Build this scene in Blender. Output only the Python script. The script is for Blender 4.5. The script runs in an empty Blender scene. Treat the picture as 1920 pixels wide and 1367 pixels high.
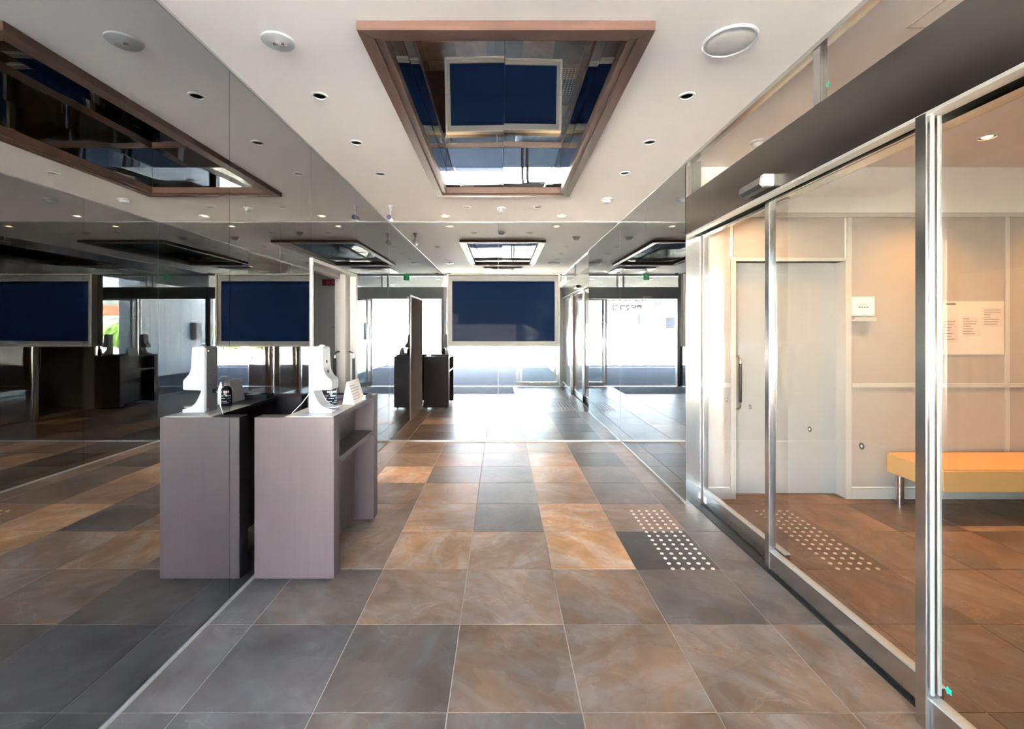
import bpy, bmesh, math, random
from mathutils import Vector, Matrix
random.seed(7)
R = math.radians
SC = bpy.context.scene
COL = SC.collection

# ------------------------------------------------------------------ camera
H_EYE = 1.4225
cd = bpy.data.cameras.new('camera')
cam = bpy.data.objects.new('camera', cd); COL.objects.link(cam)
cam.location = (0, 0, H_EYE); cam.rotation_euler = (R(90), 0, 0)
cd.sensor_width = 36; cd.lens = 845 / 1920 * 36
cd.shift_x = 20 / 1920; cd.shift_y = -66.5 / 1920
cd.clip_start = 0.02; cd.clip_end = 500
SC.camera = cam

# ------------------------------------------------------------------ world, sun, exposure
w = bpy.data.worlds.new('sky'); SC.world = w; w.use_nodes = True
nt = w.node_tree; nt.nodes.clear()
sky = nt.nodes.new('ShaderNodeTexSky'); sky.sky_type = 'NISHITA'; sky.sun_disc = False
sky.sun_elevation = R(47); sky.sun_rotation = R(0); sky.dust_density = 2.5; sky.air_density = 1.2
bg = nt.nodes.new('ShaderNodeBackground'); bg.inputs[1].default_value = 0.36
wo = nt.nodes.new('ShaderNodeOutputWorld')
hz = nt.nodes.new('ShaderNodeHueSaturation'); hz.inputs['Saturation'].default_value = .75      # thin bright haze
nt.links.new(sky.outputs[0], hz.inputs['Color']); nt.links.new(hz.outputs[0], bg.inputs[0]); nt.links.new(bg.outputs[0], wo.inputs[0])
sl = bpy.data.lights.new('sun', 'SUN'); sl.energy = 26.0; sl.angle = R(0.6); sl.color = (1, .95, .86)
sun = bpy.data.objects.new('sun', sl); COL.objects.link(sun)
sun.location = (0, 4, 12)
sun.rotation_euler = Vector((0.06, -1, -1.08)).to_track_quat('-Z', 'Y').to_euler()
vs = SC.view_settings
vs.view_transform = 'Standard'; vs.look = 'None'; vs.gamma = 1; vs.use_curve_mapping = False
vs.exposure = 4.72
cy = SC.cycles
cy.max_bounces = 20; cy.glossy_bounces = 12; cy.diffuse_bounces = 6
cy.transparent_max_bounces = 24; cy.transmission_bounces = 8
cy.sample_clamp_indirect = 12

# ------------------------------------------------------------------ materials
MATS = {}
def mat(name, base=(.8, .8, .8), rough=.5, metal=0.0, emis=None, estr=0, spec=None, coat=0, noise=None, bump=0, aniso=0, alpha_scale=None):
    if name in MATS: return MATS[name]
    m = bpy.data.materials.new(name); m.use_nodes = True; MATS[name] = m
    n = m.node_tree.nodes; l = m.node_tree.links
    p = n['Principled BSDF']
    p.inputs['Base Color'].default_value = (*base, 1); p.inputs['Roughness'].default_value = rough
    p.inputs['Metallic'].default_value = metal
    if spec is not None: p.inputs['Specular IOR Level'].default_value = spec
    if coat: p.inputs['Coat Weight'].default_value = coat; p.inputs['Coat Roughness'].default_value = .04
    if emis: p.inputs['Emission Color'].default_value = (*emis, 1); p.inputs['Emission Strength'].default_value = estr
    if aniso: p.inputs['Anisotropic'].default_value = aniso
    if noise:                      # (scale xyz, amount) -> grain in the base colour and the gloss
        tc = n.new('ShaderNodeTexCoord'); mp = n.new('ShaderNodeMapping'); nz = n.new('ShaderNodeTexNoise')
        mp.inputs['Scale'].default_value = noise[0]; nz.inputs['Scale'].default_value = 1; nz.inputs['Detail'].default_value = 6
        l.new(tc.outputs['Object'], mp.inputs[0]); l.new(mp.outputs[0], nz.inputs['Vector'])
        mx = n.new('ShaderNodeMix'); mx.data_type = 'RGBA'
        a = noise[1]
        mx.inputs[6].default_value = (*[c * (1 - a) for c in base], 1); mx.inputs[7].default_value = (*[min(1, c * (1 + a)) for c in base], 1)
        l.new(nz.outputs['Fac'], mx.inputs[0]); l.new(mx.outputs[2], p.inputs['Base Color'])
        mr = n.new('ShaderNodeMapRange'); mr.inputs[3].default_value = max(0, rough - .06); mr.inputs[4].default_value = rough + .06
        l.new(nz.outputs['Fac'], mr.inputs[0]); l.new(mr.outputs[0], p.inputs['Roughness'])
        if bump:
            b = n.new('ShaderNodeBump'); b.inputs['Strength'].default_value = bump; b.inputs['Distance'].default_value = .004
            l.new(nz.outputs['Fac'], b.inputs['Height']); l.new(b.outputs[0], p.inputs['Normal'])
    return m

def mirror_mat(name, tint, rough=0.0):
    m = bpy.data.materials.new(name); m.use_nodes = True; MATS[name] = m
    n = m.node_tree.nodes; n.clear(); l = m.node_tree.links
    g = n.new('ShaderNodeBsdfGlossy'); g.inputs['Color'].default_value = (*tint, 1); g.inputs['Roughness'].default_value = rough
    o = n.new('ShaderNodeOutputMaterial'); l.new(g.outputs[0], o.inputs[0])
    return m

def glass_mat(name, tint, f0=.022):
    m = bpy.data.materials.new(name); m.use_nodes = True; MATS[name] = m
    n = m.node_tree.nodes; n.clear(); l = m.node_tree.links
    lw = n.new('ShaderNodeLayerWeight'); lw.inputs['Blend'].default_value = .5
    pw = n.new('ShaderNodeMath'); pw.operation = 'POWER'; pw.inputs[1].default_value = 5
    ml = n.new('ShaderNodeMath'); ml.operation = 'MULTIPLY_ADD'; ml.inputs[1].default_value = .5; ml.inputs[2].default_value = f0
    t = n.new('ShaderNodeBsdfTransparent'); t.inputs[0].default_value = (*tint, 1)
    g = n.new('ShaderNodeBsdfGlossy'); g.inputs['Roughness'].default_value = 0.0; g.inputs['Color'].default_value = (.95, .97, 1, 1)
    mx = n.new('ShaderNodeMixShader'); o = n.new('ShaderNodeOutputMaterial')
    l.new(lw.outputs['Facing'], pw.inputs[0]); l.new(pw.outputs[0], ml.inputs[0]); l.new(ml.outputs[0], mx.inputs[0])
    l.new(t.outputs[0], mx.inputs[1]); l.new(g.outputs[0], mx.inputs[2]); l.new(mx.outputs[0], o.inputs[0])
    return m

MIRROR = mirror_mat('tinted_mirror', (.43, .44, .445))
MIRROR_UP = mirror_mat('recess_mirror', (.50, .51, .52))
GLASS = glass_mat('door_glass', (.965, .96, .945))
CLEAR = glass_mat('entrance_glass', (.95, .975, .965))

def tile_mat():
    m = bpy.data.materials.new('slate_tile'); m.use_nodes = True; MATS['slate_tile'] = m
    n = m.node_tree.nodes; l = m.node_tree.links; p = n['Principled BSDF']; p.inputs['Specular IOR Level'].default_value = .25
    oi = n.new('ShaderNodeObjectInfo'); ge = n.new('ShaderNodeTexCoord')
    off = n.new('ShaderNodeVectorMath'); off.operation = 'MULTIPLY_ADD'
    comb = n.new('ShaderNodeCombineXYZ')
    mulr = n.new('ShaderNodeMath'); mulr.operation = 'MULTIPLY'; mulr.inputs[1].default_value = 57
    l.new(oi.outputs['Random'], mulr.inputs[0])
    for k in range(3): l.new(mulr.outputs[0], comb.inputs[k])
    add = n.new('ShaderNodeVectorMath'); add.operation = 'ADD'
    l.new(ge.outputs['Object'], add.inputs[0]); l.new(comb.outputs[0], add.inputs[1])
    rot = n.new('ShaderNodeVectorRotate'); rot.rotation_type = 'Z_AXIS'
    mr2 = n.new('ShaderNodeMath'); mr2.operation = 'MULTIPLY'; mr2.inputs[1].default_value = 40
    l.new(oi.outputs['Random'], mr2.inputs[0]); l.new(mr2.outputs[0], rot.inputs['Angle']); l.new(add.outputs[0], rot.inputs['Vector'])
    # large cleft patches
    n1 = n.new('ShaderNodeTexNoise'); n1.inputs['Scale'].default_value = 3.2; n1.inputs['Detail'].default_value = 7; n1.inputs['Roughness'].default_value = .55; n1.inputs['Distortion'].default_value = .45
    l.new(rot.outputs[0], n1.inputs['Vector'])
    mp = n.new('ShaderNodeMapping'); mp.inputs['Scale'].default_value = (4.0, 8.5, 3); l.new(rot.outputs[0], mp.inputs[0])
    n2 = n.new('ShaderNodeTexNoise'); n2.inputs['Scale'].default_value = 1.0; n2.inputs['Detail'].default_value = 12; n2.inputs['Roughness'].default_value = .62; n2.inputs['Distortion'].default_value = .7
    l.new(mp.outputs[0], n2.inputs['Vector'])
    r1 = n.new('ShaderNodeMapRange'); r1.inputs[1].default_value = .3; r1.inputs[2].default_value = .7; r1.inputs[3].default_value = .72; r1.inputs[4].default_value = 1.22
    l.new(n1.outputs['Fac'], r1.inputs[0])
    r2 = n.new('ShaderNodeMapRange'); r2.inputs[1].default_value = .35; r2.inputs[2].default_value = .68; r2.inputs[3].default_value = .90; r2.inputs[4].default_value = 1.10
    l.new(n2.outputs['Fac'], r2.inputs[0])
    mm = n.new('ShaderNodeMath'); mm.operation = 'MULTIPLY'; l.new(r1.outputs[0], mm.inputs[0]); l.new(r2.outputs[0], mm.inputs[1])
    # sharp cleft layer edges
    n3 = n.new('ShaderNodeTexNoise'); n3.inputs['Scale'].default_value = 1.5; n3.inputs['Detail'].default_value = 7; n3.inputs['Distortion'].default_value = .4
    l.new(rot.outputs[0], n3.inputs['Vector'])
    sn = n.new('ShaderNodeMath'); sn.operation = 'SNAP'; sn.inputs[1].default_value = .085        # cleft layers: stepped levels with crisp edges
    l.new(n3.outputs['Fac'], sn.inputs[0])
    st = n.new('ShaderNodeMapRange'); st.inputs[1].default_value = .25; st.inputs[2].default_value = .75; st.inputs[3].default_value = 1.34; st.inputs[4].default_value = .62
    l.new(sn.outputs[0], st.inputs[0])
    mm2 = n.new('ShaderNodeMath'); mm2.operation = 'MULTIPLY'; l.new(mm.outputs[0], mm2.inputs[0]); l.new(st.outputs[0], mm2.inputs[1])
    # thin pale veins
    n4 = n.new('ShaderNodeTexNoise'); n4.inputs['Scale'].default_value = 2.3; n4.inputs['Detail'].default_value = 5; n4.inputs['Distortion'].default_value = .8
    l.new(add.outputs[0], n4.inputs['Vector'])
    ds_ = n.new('ShaderNodeMath'); ds_.operation = 'SUBTRACT'; ds_.inputs[1].default_value = .44; l.new(n4.outputs['Fac'], ds_.inputs[0])
    ab = n.new('ShaderNodeMath'); ab.operation = 'ABSOLUTE'; l.new(ds_.outputs[0], ab.inputs[0])
    vn = n.new('ShaderNodeMapRange'); vn.inputs[1].default_value = 0; vn.inputs[2].default_value = .006; vn.inputs[3].default_value = 1.28; vn.inputs[4].default_value = 1; l.new(ab.outputs[0], vn.inputs[0])
    mm3 = n.new('ShaderNodeMath'); mm3.operation = 'MULTIPLY'; l.new(mm2.outputs[0], mm3.inputs[0]); l.new(vn.outputs[0], mm3.inputs[1]); mm2 = mm3
    cm = n.new('ShaderNodeMix'); cm.data_type = 'RGBA'; cm.blend_type = 'MULTIPLY'; cm.inputs[0].default_value = 1
    l.new(oi.outputs['Color'], cm.inputs[6]); l.new(mm2.outputs[0], cm.inputs[7])
    # grey drift inside the tile
    gm = n.new('ShaderNodeMix'); gm.data_type = 'RGBA'
    hs = n.new('ShaderNodeHueSaturation'); hs.inputs['Saturation'].default_value = .55; l.new(cm.outputs[2], hs.inputs['Color'])
    r3 = n.new('ShaderNodeMapRange'); r3.inputs[1].default_value = .42; r3.inputs[2].default_value = .62; l.new(n2.outputs['Fac'], r3.inputs[0])
    l.new(r3.outputs[0], gm.inputs[0]); l.new(cm.outputs[2], gm.inputs[6]); l.new(hs.outputs[0], gm.inputs[7])
    l.new(gm.outputs[2], p.inputs['Base Color'])
    rr = n.new('ShaderNodeMapRange'); rr.inputs[3].default_value = .28; rr.inputs[4].default_value = .48; l.new(n2.outputs['Fac'], rr.inputs[0]); l.new(rr.outputs[0], p.inputs['Roughness'])
    hh = n.new('ShaderNodeMath'); hh.operation = 'ADD'; l.new(n2.outputs['Fac'], hh.inputs[0]); l.new(st.outputs[0], hh.inputs[1])
    b = n.new('ShaderNodeBump'); b.inputs['Strength'].default_value = .35; b.inputs['Distance'].default_value = .004
    l.new(hh.outputs[0], b.inputs['Height']); l.new(b.outputs[0], p.inputs['Normal'])
    return m
TILE = tile_mat()

def brushed(name, base, rough, axis_scale):
    m = mat(name, base, rough, metal=1.0, aniso=.5)
    return m
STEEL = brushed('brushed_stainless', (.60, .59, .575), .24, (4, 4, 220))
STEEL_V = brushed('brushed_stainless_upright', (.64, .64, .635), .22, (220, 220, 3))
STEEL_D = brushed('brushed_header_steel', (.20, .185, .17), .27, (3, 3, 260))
ALU = mat('bright_aluminium_trim', (.50, .50, .49), .35, metal=.6)
CHROME = mat('polished_chrome', (.78, .77, .76), .08, metal=1)
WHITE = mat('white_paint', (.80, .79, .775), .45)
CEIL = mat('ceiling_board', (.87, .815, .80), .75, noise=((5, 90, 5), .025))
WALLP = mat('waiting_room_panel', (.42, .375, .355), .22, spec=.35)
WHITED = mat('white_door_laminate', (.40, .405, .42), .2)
BLACK = mat('black_plastic', (.012, .012, .014), .35)
RUBBER = mat('black_grip_rubber', (.03, .03, .03), .5)
GROUT = mat('pale_grout', (.40, .345, .295), .8, noise=((30, 30, 30), .1))
WOODF = mat('walnut_frame', (.125, .066, .050), .42, noise=((6, 6, 60), .35), bump=.05)
WOODFX = mat('walnut_frame_crosswise', (.125, .066, .050), .42, noise=((3, 60, 60), .35), bump=.05)
WOODFY = mat('walnut_frame_lengthwise', (.125, .066, .050), .42, noise=((60, 3, 60), .35), bump=.05)
COUNTER = mat('greyed_walnut_laminate', (.060, .044, .0485), .38, noise=((70, 70, 2.5), .16), bump=.04)
COUNTERD = mat('dark_walnut_laminate', (.050, .032, .030), .3, noise=((40, 3, 40), .2))
PLASTIC = mat('white_plastic', (.46, .46, .485), .3)
PLATE = mat('grey_steel_plate', (.42, .42, .43), .35, metal=.8)
SCREEN = mat('dark_display_glass', (.0034, .0085, .025), .03, spec=.006)
BEZEL = mat('grey_bezel', (.10, .097, .092), .5, noise=((60, 60, 60), .06))
ORANGE = mat('orange_vinyl', (.62, .37, .16), .42)
ORANGE2 = ORANGE
PAPER = mat('white_paper', (.85, .82, .78), .7)
BEIGE = mat('beige_counter_cloth', (.72, .64, .56), .85, noise=((300, 300, 300), .1))
INK = mat('grey_ink', (.22, .19, .18), .7)
RED = mat('dark_red_sign', (.20, .012, .022), .5)
PINKT = mat('pale_pink_lettering', (.55, .20, .22), .5)
GREEN = mat('exit_green', (.0, .35, .12), .4, emis=(.0, .6, .18), estr=.025)
TEAL = mat('teal_sticker', (.0, .45, .30), .5)
DARKS = mat('dark_sticker', (.05, .045, .045), .4)
LENS = mat('camera_lens', (.08, .07, .18), .08, coat=.6)
MAT_ = mat('entrance_mat_pile', (.075, .075, .085), .95, noise=((60, 400, 60), .35), bump=.4)
ALCOVE = mat('alcove_wall', (.40, .365, .35), .5)
LAMP = mat('warm_lamp', (1, .8, .5), .4, emis=(1, .66, .28), estr=1.0)
LAMPOFF = mat('unlit_lamp_glass', (.10, .09, .085), .12)
REFL = mat('downlight_reflector', (.75, .74, .72), .3, metal=.3)
SPK = mat('speaker_grille', (.62, .61, .60), .7, noise=((400, 400, 400), .3))
BOTTLE = mat('dark_clear_bottle', (.02, .03, .045), .12)
ASPH = mat('asphalt', (.064, .072, .086), .9, spec=.15, noise=((25, 25, 25), .14), bump=.15)
LOT_SUN = mat('sun_paled_lot', (.58, .53, .44), .85, noise=((2, 2, 2), .08))
SIDING = mat('white_siding', (.74, .78, .80), .5)
EXTW = mat('white_render', (.60, .60, .60), .8)
SIGNINK = mat('black_sign_lettering', (.008, .008, .01), .9, spec=.05)
LEAF = mat('leafy_green', (.16, .26, .05), .7, noise=((6, 6, 6), .4))
HILL = mat('bare_wooded_hill', (.22, .19, .15), .9, noise=((.3, .3, .3), .3))
ROOFT = mat('dark_roof_tile', (.02, .02, .025), .8, spec=.1)
BLUE = mat('blue_sign', (.05, .07, .42), .5)
REDX = mat('red_canopy_fascia', (.55, .06, .03), .5)
GREYB = mat('grey_box_metal', (.26, .27, .26), .5)
GLASSD = mat('dark_window_glass', (.01, .013, .018), .4, spec=.1)
TRACK_VOID = mat('black_track_and_void', (.008, .008, .008), .6)
EDGE = mat('mirror_edge', (.25, .27, .27), .3, metal=.3)

# ------------------------------------------------------------------ mesh helpers
def BM(): return bmesh.new()
def box(bm, x0, x1, y0, y1, z0, z1):
    v = [bm.verts.new(c) for c in ((x0, y0, z0), (x1, y0, z0), (x1, y1, z0), (x0, y1, z0), (x0, y0, z1), (x1, y0, z1), (x1, y1, z1), (x0, y1, z1))]
    return [bm.faces.new([v[i] for i in f]) for f in ((3, 2, 1, 0), (4, 5, 6, 7), (0, 1, 5, 4), (1, 2, 6, 5), (2, 3, 7, 6), (3, 0, 4, 7))]
def prism(bm, pts, axis, a, b):        # pts: 2-D outline; axis: the extrusion axis
    def mk(p, t): return {'x': (t, p[0], p[1]), 'y': (p[0], t, p[1]), 'z': (p[0], p[1], t)}[axis]
    lo = [bm.verts.new(mk(p, a)) for p in pts]; hi = [bm.verts.new(mk(p, b)) for p in pts]
    bm.faces.new(lo); bm.faces.new(hi[::-1])
    for i in range(len(pts)):
        j = (i + 1) % len(pts); bm.faces.new((lo[j], lo[i], hi[i], hi[j]))
def lathe(bm, prof, c, seg=24, axis='z'):   # prof: (radius, height) pairs
    rings = []
    for r, h in prof:
        ring = []
        for k in range(seg):
            a = 2 * math.pi * k / seg; x, y = r * math.cos(a), r * math.sin(a)
            p = {'z': (x, y, h), 'y': (x, h, y), 'x': (h, x, y)}[axis]
            ring.append(bm.verts.new((c[0] + p[0], c[1] + p[1], c[2] + p[2])))
        rings.append(ring)
    for i in range(len(rings) - 1):
        for k in range(seg):
            bm.faces.new((rings[i][k], rings[i][(k + 1) % seg], rings[i + 1][(k + 1) % seg], rings[i + 1][k]))
    for ring, pr in ((rings[0], prof[0]), (rings[-1], prof[-1])):
        if pr[0] > 1e-4: bm.faces.new(ring)
def tube(bm, pts, r, seg=10):
    pts = [Vector(p) for p in pts]; rings = []
    for i, p in enumerate(pts):
        d = (pts[min(i + 1, len(pts) - 1)] - pts[max(i - 1, 0)]).normalized()
        u = d.orthogonal().normalized() if i == 0 else (rings_u - d * rings_u.dot(d)).normalized()
        rings_u = u; v = d.cross(u)
        rings.append([bm.verts.new(p + r * (math.cos(2 * math.pi * k / seg) * u + math.sin(2 * math.pi * k / seg) * v)) for k in range(seg)])
    for a, b in zip(rings, rings[1:]):
        for k in range(seg): bm.faces.new((a[k], a[(k + 1) % seg], b[(k + 1) % seg], b[k]))
    bm.faces.new(rings[0][::-1]); bm.faces.new(rings[-1])
WORLD = {}
def obj(name, bm, m, parent=None, bevel=0, smooth=False, seg=2):
    if bevel:
        bmesh.ops.bevel(bm, geom=list(bm.edges), offset=bevel, segments=seg, affect='EDGES', clamp_overlap=True)
    bmesh.ops.recalc_face_normals(bm, faces=list(bm.faces))
    me = bpy.data.meshes.new(name); bm.to_mesh(me); bm.free()
    me.materials.append(m)
    if smooth:
        for p in me.polygons: p.use_smooth = True
        try: me.set_sharp_from_angle(angle=R(40))
        except Exception: pass
    o = bpy.data.objects.new(name, me); COL.objects.link(o)
    if parent is not None:
        o.parent = parent; o.location = -WORLD.get(parent.name, Vector((0, 0, 0)))
    WORLD[o.name] = Vector((0, 0, 0))
    return o
def bx(name, dims, m, parent=None, bevel=0):
    b = BM(); box(b, *dims); return obj(name, b, m, parent, bevel)
def lth(name, prof, c, m, parent=None, seg=24, axis='z'):
    b = BM(); lathe(b, prof, c, seg, axis); return obj(name, b, m, parent, smooth=True)
def tag(o, label, cat, group=None, kind=None):
    o['label'] = label; o['category'] = cat
    if group: o['group'] = group
    if kind: o['kind'] = kind
    return o
def thing(name, label, cat, loc, group=None, kind=None):
    e = bpy.data.objects.new(name, None); COL.objects.link(e); e.location = loc; e.empty_display_size = .05
    WORLD[e.name] = Vector(loc)
    return tag(e, label, cat, group, kind)
def copy_part(src, parent, loc):
    o = src.copy(); COL.objects.link(o); o.parent = parent; o.location = Vector(loc) - WORLD.get(parent.name, Vector((0, 0, 0)))
    return o
def text(name, s, size, m, loc, rot, parent=None, ext=.0006, align='CENTER', bold=0):
    c = bpy.data.curves.new(name, 'FONT'); c.body = s; c.size = size; c.extrude = ext; c.offset = size * bold; c.align_x = align; c.align_y = 'CENTER'
    c.materials.append(m)
    f = bpy.data.objects.new(name + '_source', c); COL.objects.link(f)
    me = bpy.data.meshes.new_from_object(f.evaluated_get(bpy.context.evaluated_depsgraph_get()))
    bpy.data.objects.remove(f); me.name = name
    if not me.materials: me.materials.append(m)
    o = bpy.data.objects.new(name, me); COL.objects.link(o); o.rotation_euler = rot
    o.location = Vector(loc)
    if parent is not None: o.parent = parent; o.location = Vector(loc) - WORLD.get(parent.name, Vector((0, 0, 0)))
    return o

# ------------------------------------------------------------------ main dimensions
XL, XR, YB, YE, HC = -1.42, 1.50, 5.70, 0.20, 2.785
YJ = 3.665                      # near end of the short mirrored wall on the other side
YW = 3.78                       # panelled wall of the waiting room
XW = 5.6
TZ = 0.0

# ------------------------------------------------------------------ floor: grout bed and single tiles
floor = bx('floor', (-3.2, XW, YE, 5.9, -.06, -.003), GROUT)
tag(floor, 'slate-look stone tile floor with pale grout joints', 'floor', kind='structure')
TAN, TAN2, BRN, GRY, DRK, BLG = (.38, .208, .100), (.31, .186, .108), (.200, .124, .081), (.126, .097, .080), (.070, .055, .048), (.115, .100, .095)
PINK = (.28, .183, .128)
ctab = {  # (column, row) -> colour; column 0 starts at x=-1.2, row 0 at y=1.67
    (-1, 0): BLG, (0, 0): BLG, (1, 0): GRY, (2, 0): BRN, (3, 0): BRN, (4, 0): BRN,
    (-1, 1): BLG, (0, 1): GRY, (1, 1): BRN, (2, 1): PINK, (3, 1): BRN, (4, 1): GRY, (5, 1): GRY,
    (-1, 2): GRY, (0, 2): BRN, (1, 2): TAN, (2, 2): PINK, (3, 2): TAN, (4, 2): DRK, (5, 2): GRY,
    (-1, 3): GRY, (0, 3): BRN, (1, 3): TAN2, (2, 3): GRY, (3, 3): TAN, (4, 3): BRN, (5, 3): GRY,
    (-1, 4): BRN, (0, 4): BRN, (1, 4): TAN2, (2, 4): GRY, (3, 4): BRN, (4, 4): GRY,
    (-1, 5): BRN, (0, 5): TAN, (1, 5): GRY, (2, 5): GRY, (3, 5): TAN2, (4, 5): GRY,
    (-1, 6): BRN, (0, 6): BRN, (1, 6): BRN, (2, 6): GRY, (3, 6): TAN2, (4, 6): DRK,
    (0, -1): BLG, (1, -1): GRY, (2, -1): GRY, (3, -1): BRN, (4, -1): BRN, (-1, -1): BLG}
tmesh = {}
def tile_mesh(wx, wy):
    k = (round(wx, 3), round(wy, 3))
    if k not in tmesh:
        b = BM(); box(b, -wx / 2, wx / 2, -wy / 2, wy / 2, -.012, 0)
        bmesh.ops.bevel(b, geom=[e for e in b.edges if all(v.co.z > -.001 for v in e.verts)], offset=.0012, segments=1, affect='EDGES')
        bmesh.ops.recalc_face_normals(b, faces=list(b.faces))
        me = bpy.data.meshes.new('floor_tile'); b.to_mesh(me); b.free(); me.materials.append(TILE); tmesh[k] = me
    return tmesh[k]
G = .0022
def lay(x0, x1, y0, y1, colour):
    if x1 - x0 < .02 or y1 - y0 < .02: return
    o = bpy.data.objects.new('floor_tile', tile_mesh(x1 - x0 - 2 * G, y1 - y0 - 2 * G)); COL.objects.link(o)
    o.parent = floor; o.location = ((x0 + x1) / 2, (y0 + y1) / 2, random.uniform(-.0004, .0004))
    o.rotation_euler = (random.uniform(-.0006, .0006), random.uniform(-.0006, .0006), 0)
    j = random.uniform(.93, 1.07)
    o.color = (*[c * j for c in colour], 1)
MATX0, MATX1, MATY0, MATY1 = -1.36, .30, .30, 1.55
for ci in range(-5, 14):
    for ri in range(-3, 9):
        x0, y0 = -1.2 + .5 * ci, 1.67 + .5 * ri; x1, y1 = x0 + .5, y0 + .5
        y0, y1 = max(y0, YE), min(y1, 5.70)
        if y1 <= y0 or x0 >= XW: continue
        x1 = min(x1, XW)
        if x1 <= XL:                                            # alcove behind the sliding door
            if 3.17 <= y0 < 4.9: lay(max(x0, -3.1), x1, y0, min(y1, 4.9), BRN)
            continue
        if x0 >= 1.6 and y0 >= 3.87: continue
        col = ctab.get((ci, ri))
        if col is None: col = random.choice([BRN, GRY, BRN, PINK, GRY]) if x0 < 1.3 else random.choice([BRN, BRN, (.155, .102, .068), (.14, .095, .066)])
        xs = [(max(x0, XL + .008), x1)]
        if x1 > XL and x0 < XL: xs = [(XL + .008, x1)]
        for a, b_ in xs:
            if y0 >= YJ and x0 < 1.6: b_ = min(b_, XR - .008)
            if y0 >= YJ and x0 < 1.6 < x1: lay(1.63, x1, y0, 3.87, col)
            if x0 >= 1.6: y1 = min(y1, 3.87)
            if a < MATX1 and y0 < MATY1 and a >= XL:            # leave the mat well open
                if y1 > MATY1: lay(a, min(b_, MATX1) if b_ > MATX1 else b_, MATY1, y1, col)
                if b_ > MATX1: lay(MATX1, b_, y0, y1, col)
                continue
            lay(a, b_, y0, y1, col)
door_mat = thing('floor_mat', 'dark grey ribbed entrance mat sunk into the tiles at the open entrance', 'mat', ((MATX0 + MATX1) / 2, (MATY0 + MATY1) / 2, 0))
bx('mat_pile', (MATX0 + .012, MATX1 - .012, MATY0 + .012, MATY1 - .012, -.003, .004), MAT_, door_mat)
b = BM()
for d in ((MATX0, MATX1, MATY0, MATY0 + .01), (MATX0, MATX1, MATY1 - .01, MATY1), (MATX0, MATX0 + .01, MATY0, MATY1), (MATX1 - .01, MATX1, MATY0, MATY1)): box(b, *d, -.003, .003)
obj('mat_frame', b, ALU, door_mat)

# tactile studs, five columns by fifteen rows
b = BM(); lathe(b, [(.0118, 0), (.0115, .0015), (.0085, .0042), (.004, .0050), (0.0001, .0050)], (0, 0, 0), 14)
stud_src = obj('tactile_stud', b, mat('stud_steel', (.62, .56, .50), .28, metal=.85), None, smooth=True); COL.objects.unlink(stud_src)
for X0, lab in ((1.017, 'rows of steel tactile studs on the lobby tiles before the glass doors'), (1.995, 'rows of steel tactile studs on the tiles behind the glass doors')):
    t = thing('tactile_paving', lab, 'tactile paving', (X0 + .12, 3.1, 0))
    for i in range(5):
        for j in range(15):
            copy_part(stud_src, t, (X0 + .0595 * i, 2.673 + .0605 * j, .0002))

# ------------------------------------------------------------------ ceiling with recess and lamp holes
RX0, RX1, RY0, RY1 = -.54, .582, 2.085, 4.42       # clear opening of the recess
RZ = 3.0075
lamps = []     # x, y, radius of the hole
DL = [(-1.061, 2.632), (1.083, 2.632), (-1.061, 3.292), (1.08, 3.285), (-1.061, 3.955), (1.08, 3.94), (-.387, 5.03), (.405, 5.03)]
LIT = [(-.681, 5.43), (.73, 5.43)]
for x, y in DL: lamps.append((x, y, .037))
for x, y in LIT: lamps.append((x, y, .05))
def holed_plane(name, rect, holes, circ, z, m):
    bm = BM(); ed = []
    def loop(pts):
        vv = [bm.verts.new((*p, z)) for p in pts]
        for i in range(len(vv)): ed.append(bm.edges.new((vv[i], vv[(i + 1) % len(vv)])))
    x0, x1, y0, y1 = rect; loop([(x0, y0), (x1, y0), (x1, y1), (x0, y1)])
    for x0, x1, y0, y1 in holes: loop([(x0, y0), (x1, y0), (x1, y1), (x0, y1)])
    for x, y, r in circ: loop([(x + r * math.cos(2 * math.pi * k / 20), y + r * math.sin(2 * math.pi * k / 20)) for k in range(20)])
    bmesh.ops.triangle_fill(bm, use_beauty=True, use_dissolve=False, edges=ed)
    for f in bm.faces:
        if f.normal.z > 0: f.normal_flip()
    me = bpy.data.meshes.new(name); bm.to_mesh(me); bm.free(); me.materials.append(m)
    o = bpy.data.objects.new(name, me); COL.objects.link(o); return o
WL = [(3.45, 3.20), (2.05, 3.28), (3.67, 2.25), (4.7, 3.2), (2.6, 1.6), (4.6, 1.4)]
ceiling = holed_plane('ceiling', (XL - .02, XW, YE, YB + .02), [(RX0, RX1, RY0, RY1)], lamps + [(x, y, .05) for x, y in WL], HC, CEIL)
tag(ceiling, 'pale pinkish white board ceiling over lobby and waiting room', 'ceiling', kind='structure')

roof = bx('roof', (-9, 14, .12, 8, 3.13, 5.35), EXTW); tag(roof, 'plain white block above the entrance, added to cast shade', 'roof', kind='structure')  # unseen block added to stop the sun; its height places the shadow edge

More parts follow.
